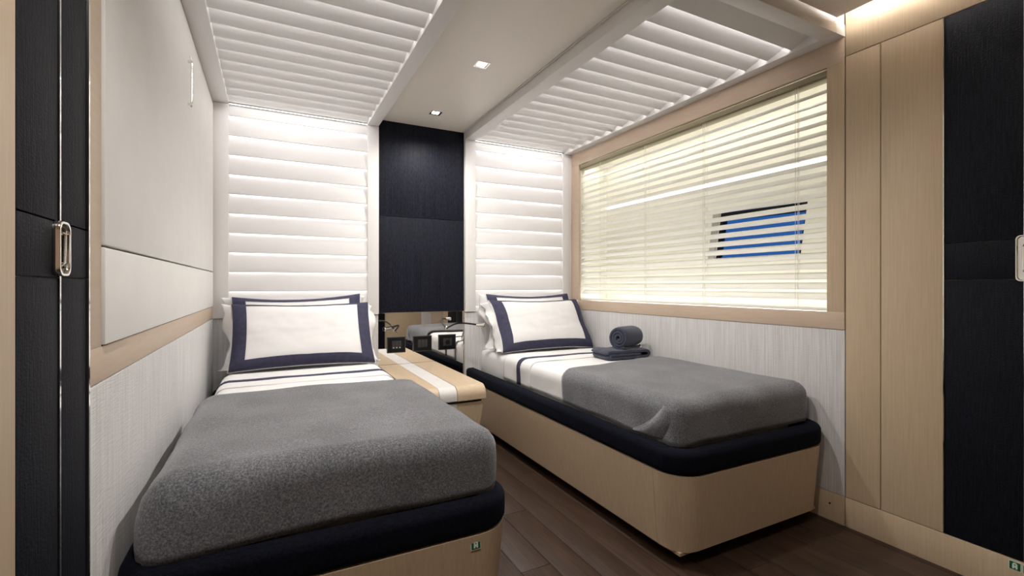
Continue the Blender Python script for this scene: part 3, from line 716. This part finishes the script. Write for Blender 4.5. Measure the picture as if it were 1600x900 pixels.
def towel_fold(c, az, Wd, Dp, h, label):
    # one thick band folded over itself: short middle layer, rolled ends, open slit toward the room
    ax = Vector((math.cos(R(az)), math.sin(R(az)), 0)); dp = Vector((-ax.y, ax.x, 0)); c = Vector(c)
    t = h*0.30; zb, zm, zt = t*0.52, h*0.5, h-t*0.52; path = []
    path += [(Wd*0.30-Wd*0.70*i/8, zm) for i in range(9)]
    rl = (zm-zb)/2; path += [(-Wd*0.40-rl*1.2*math.sin(R(a)), zm-rl+rl*math.cos(R(a))) for a in range(20, 161, 20)]
    path += [(-Wd*0.40+Wd*0.82*i/10, zb) for i in range(11)]
    rr = (zt-zb)/2; path += [(Wd*0.42+rr*1.25*math.sin(R(a)), zm-rr*math.cos(R(a))) for a in range(15, 166, 15)]
    path += [(Wd*0.42-Wd*0.84*i/12, zt-0.002*math.sin(i)) for i in range(13)]
    path += [(-Wd*0.42-(h*0.36)*math.sin(R(a)), zm+(zt-zm)*math.cos(R(a))) for a in (25, 50, 70)]
    n = len(path); A = []; Bq = []
    for i, p in enumerate(path):
        a, b = path[max(i-1, 0)], path[min(i+1, n-1)]; d = Vector((b[0]-a[0], b[1]-a[1])).normalized(); nn = Vector((-d.y, d.x))
        k = t*0.46*(0.6 if i in (0, n-1) else 1)
        A.append((p[0]+nn.x*k, p[1]+nn.y*k)); Bq.append((p[0]-nn.x*k, p[1]-nn.y*k))
    prof = A+Bq[::-1]; m = len(prof); mb = MB(); K = 15
    for k in range(K):
        q = -1+2*k/(K-1); e = 1-0.045*abs(q)**6
        for p in prof:
            zz = h/2+(p[1]-h/2)*(1-0.16*abs(q)**8)+0.0022*nz(p[0]*12, q*2, p[1]*12, 1.3)
            mb.v.append(tuple(c+ax*(p[0]*e)+dp*(q*Dp/2)+Vector((0, 0, max(zz, 0.0005)))))
    for k in range(K-1):
        for i in range(m): mb.f.append((k*m+i, k*m+(i+1) % m, (k+1)*m+(i+1) % m, (k+1)*m+i))
    for k in (0, K-1):
        for i in range(n-1): mb.f.append((k*m+i, k*m+i+1, k*m+m-2-i, k*m+m-1-i))
    return tag(build(mb, 'folded_towel', 'towel', None, smooth='auto'), label, 'towel')
towel_fold((1.900, 2.268, 0.561), -4, 0.315, 0.175, 0.060, 'folded navy towel lying flat on the white sheet beside the blanket')
towel_roll((1.945, 2.258, 0.618+0.067), 74, 0.185, 0.069, 'navy towel rolled up on top of the folded towel')

# ================================================================== BEDSIDE CABINET
t = thing('bedside_cabinet', (0.82, 2.72, 0), 'low oak bedside cabinet with white inlaid strip between the beds', 'cabinet')
def ns_prof(y0=2.285, z0=0.402, zt=0.477, r=0.052):
    return [(YB-0.016, z0), (YB-0.016, zt)]+[(y0+r-r*math.sin(R(a)), zt-r+r*math.cos(R(a))) for a in range(0, 91, 10)]+[(y0, z0+0.004), (y0+0.004, z0)]
tp = build(MB().prism(ns_prof(), 0.626, 0.7580, 'x'), 'top', 'oak_wide', t, smooth='auto')
build(MB().prism(ns_prof(), 0.8560, 1.014, 'x'), 'top', 'oak_wide', t, smooth='auto')
build(MB().prism(ns_prof(2.2865, 0.403, 0.4760), 0.7605, 0.8535, 'x'), 'inlay_strip', 'inlay', t, smooth='auto')
build(B(0.64, 1.000, 2.315, YB-0.016, 0.389, 0.402), 'shadow_gap', 'dark', t)
dw = build(MB().frustum((0.668, 0.978, 2.355, YB-0.018), (0.640, 1.007, 2.300, YB-0.018), 0.06, 0.389), 'body', 'oak', t, bevel=0.004)
build(B(0.70, 0.94, 2.42, YB-0.02, 0.0, 0.0605), 'plinth', 'dark', t)
build(MB().frustum((0.757, 0.851, 2.345, 2.36), (0.757, 0.857, 2.298, 2.31), 0.062, 0.388), 'drawer_inlay', 'inlay', t)

# ================================================================== READING LAMPS AND SOCKETS
def reading_lamp(mx, s, label):
    t = thing('reading_lamp', (mx, YB-0.008, 0.70), label, 'lamp', 'chrome reading lamps on the mirror')
    def q(dx, y, z): return Vector((mx+s*dx, y, z))
    build(MB().tube([q(0, YB-0.009, 0.7015), q(0, YB-0.018, 0.7015), q(0, YB-0.022, 0.7015)], 0.013, 18, rads=[0.014, 0.014, 0.010]), 'mount', 'chrome', t, smooth='auto')
    ctl = [q(0, YB-0.015, 0.7015), q(0.004, 3.06, 0.728), q(0.020, 2.975, 0.749), q(0.055, 2.91, 0.751), q(0.100, 2.845, 0.746)]
    pts = []
    for i in range(len(ctl)-1):
        p0, p1, p2, p3 = ctl[max(i-1, 0)], ctl[i], ctl[i+1], ctl[min(i+2, len(ctl)-1)]
        for k in range(6):
            u = k/6; pts.append(0.5*((2*p1)+(-p0+p2)*u+(2*p0-5*p1+4*p2-p3)*u*u+(-p0+3*p1-3*p2+p3)*u**3))
    pts.append(ctl[-1])
    build(MB().tube(pts, 0.0055, 10), 'gooseneck', 'black', t, smooth='auto')
    h0, h1 = q(0.097, 2.847, 0.7462), q(0.144, 2.821, 0.743); d = (h1-h0)
    hd = build(MB().tube([h0, h0+d*0.06, h0+d*0.75, h0+d*0.8, h1], 0.01, 16, rads=[0.008, 0.0105, 0.0105, 0.0125, 0.0125]), 'lamp_head', 'chrome', t, smooth='auto')
    build(MB().tube([h1-d*0.02, h1+d*0.012], 0.0108, 14), 'lens', 'black', hd)
reading_lamp(0.737, -1, 'gooseneck reading lamp on the mirror bent toward the bed beside the padded panel')
reading_lamp(1.097, 1, 'gooseneck reading lamp on the mirror bent toward the bed below the window')
def plate(x0, x1, label, kind):
    z0, z1 = 0.553, 0.659; y = YB-0.008
    t = thing('socket_plate', ((x0+x1)/2, y, z0), label, 'socket', 'black plates on the mirror')
    build(B(x0, x1, y-0.008, y, z0, z1), 'bezel', 'bezel', t, bevel=0.002)
    build(B(x0+0.005, x1-0.005, y-0.0105, y-0.0075, z0+0.005, z1-0.005), 'face', 'black', t, bevel=0.001)
    w = (x1-x0); kx0 = x0+w*0.24; kw = w*0.52/3
    for k in range(3):
        kk = build(B(kx0+k*kw+0.001, kx0+(k+1)*kw-0.001, y-0.0135, y-0.010, z0+0.028, z1-0.026), 'switch_key', 'key', t, bevel=0.001)
        if kind == 'dots': build(B(kx0+k*kw+kw*0.35, kx0+k*kw+kw*0.65, y-0.0142, y-0.013, z0+0.033, z0+0.038), 'marking', 'sign_white', kk)
        if kind == 'top': build(B(kx0+k*kw+kw*0.4, kx0+k*kw+kw*0.6, y-0.0142, y-0.013, z1-0.042, z1-0.032), 'marking', 'bezel', kk)
    if kind == 'socket':
        build(MB().tube([((x0+x1)/2, y-0.0135, (z0+z1)/2), ((x0+x1)/2, y-0.0150, (z0+z1)/2)], 0.016, 20), 'outlet', 'black', t)
plate(0.684, 0.807, 'black switch plate on the mirror nearest the bed beside the padded panel', 'dots')
plate(0.857, 0.988, 'black switch plate in the middle of the mirror', 'top')
plate(1.037, 1.163, 'black socket plate on the mirror nearest the bed below the window', 'socket')

# ================================================================== DOWNLIGHTS
def downlight(x, y, label, e=1.0):
    t = thing('downlight', (x, y, ZC), label, 'downlight', 'square chrome downlights in the ceiling strip')
    h = 0.034
    mb = MB()
    rings = [(h, ZC-0.0005), (h, ZC-0.004), (h-0.009, ZC-0.004), (h-0.014, ZC-0.0012)]
    for r_, z in rings: mb.v += [(x-r_, y-r_, z), (x+r_, y-r_, z), (x+r_, y+r_, z), (x-r_, y+r_, z)]
    for a in range(3):
        for i in range(4): mb.f.append((a*4+i, a*4+(i+1) % 4, a*4+4+(i+1) % 4, a*4+4+i))
    build(mb, 'trim_frame', 'chrome', t)
    build(B(x-h+0.0135, x+h-0.0135, y-h+0.0135, y+h-0.0135, ZC-0.0018, ZC-0.0006), 'lens', 'lamp', t)
    ld = bpy.data.lights.new('downlight_beam', 'SPOT'); ld.energy = E_SPOT*e; ld.color = WARM; ld.spot_size = R(150); ld.spot_blend = 0.8; ld.shadow_soft_size = 0.025
    lo = bpy.data.objects.new('downlight_beam', ld); COL.objects.link(lo); lo.parent = t; lo.location = (0, 0, -0.012)
downlight(0.924, 2.861, 'square chrome downlight closest to the dark panel', 0.6)
downlight(0.924, 2.132, 'square chrome downlight halfway along the ceiling strip', 1.1)
downlight(0.924, 1.410, 'square chrome downlight at the front of the ceiling strip', 1.1)
downlight(0.02, 0.42, 'added unseen fill downlight near the narrow wardrobe doors', 1.15)  # added fixture out of view, brightens the left foreground and bed foot
downlight(1.50, 0.55, 'added unseen fill downlight before the tall oak wardrobe', 0.22)  # added fixture out of view, weak fill on the wardrobe side
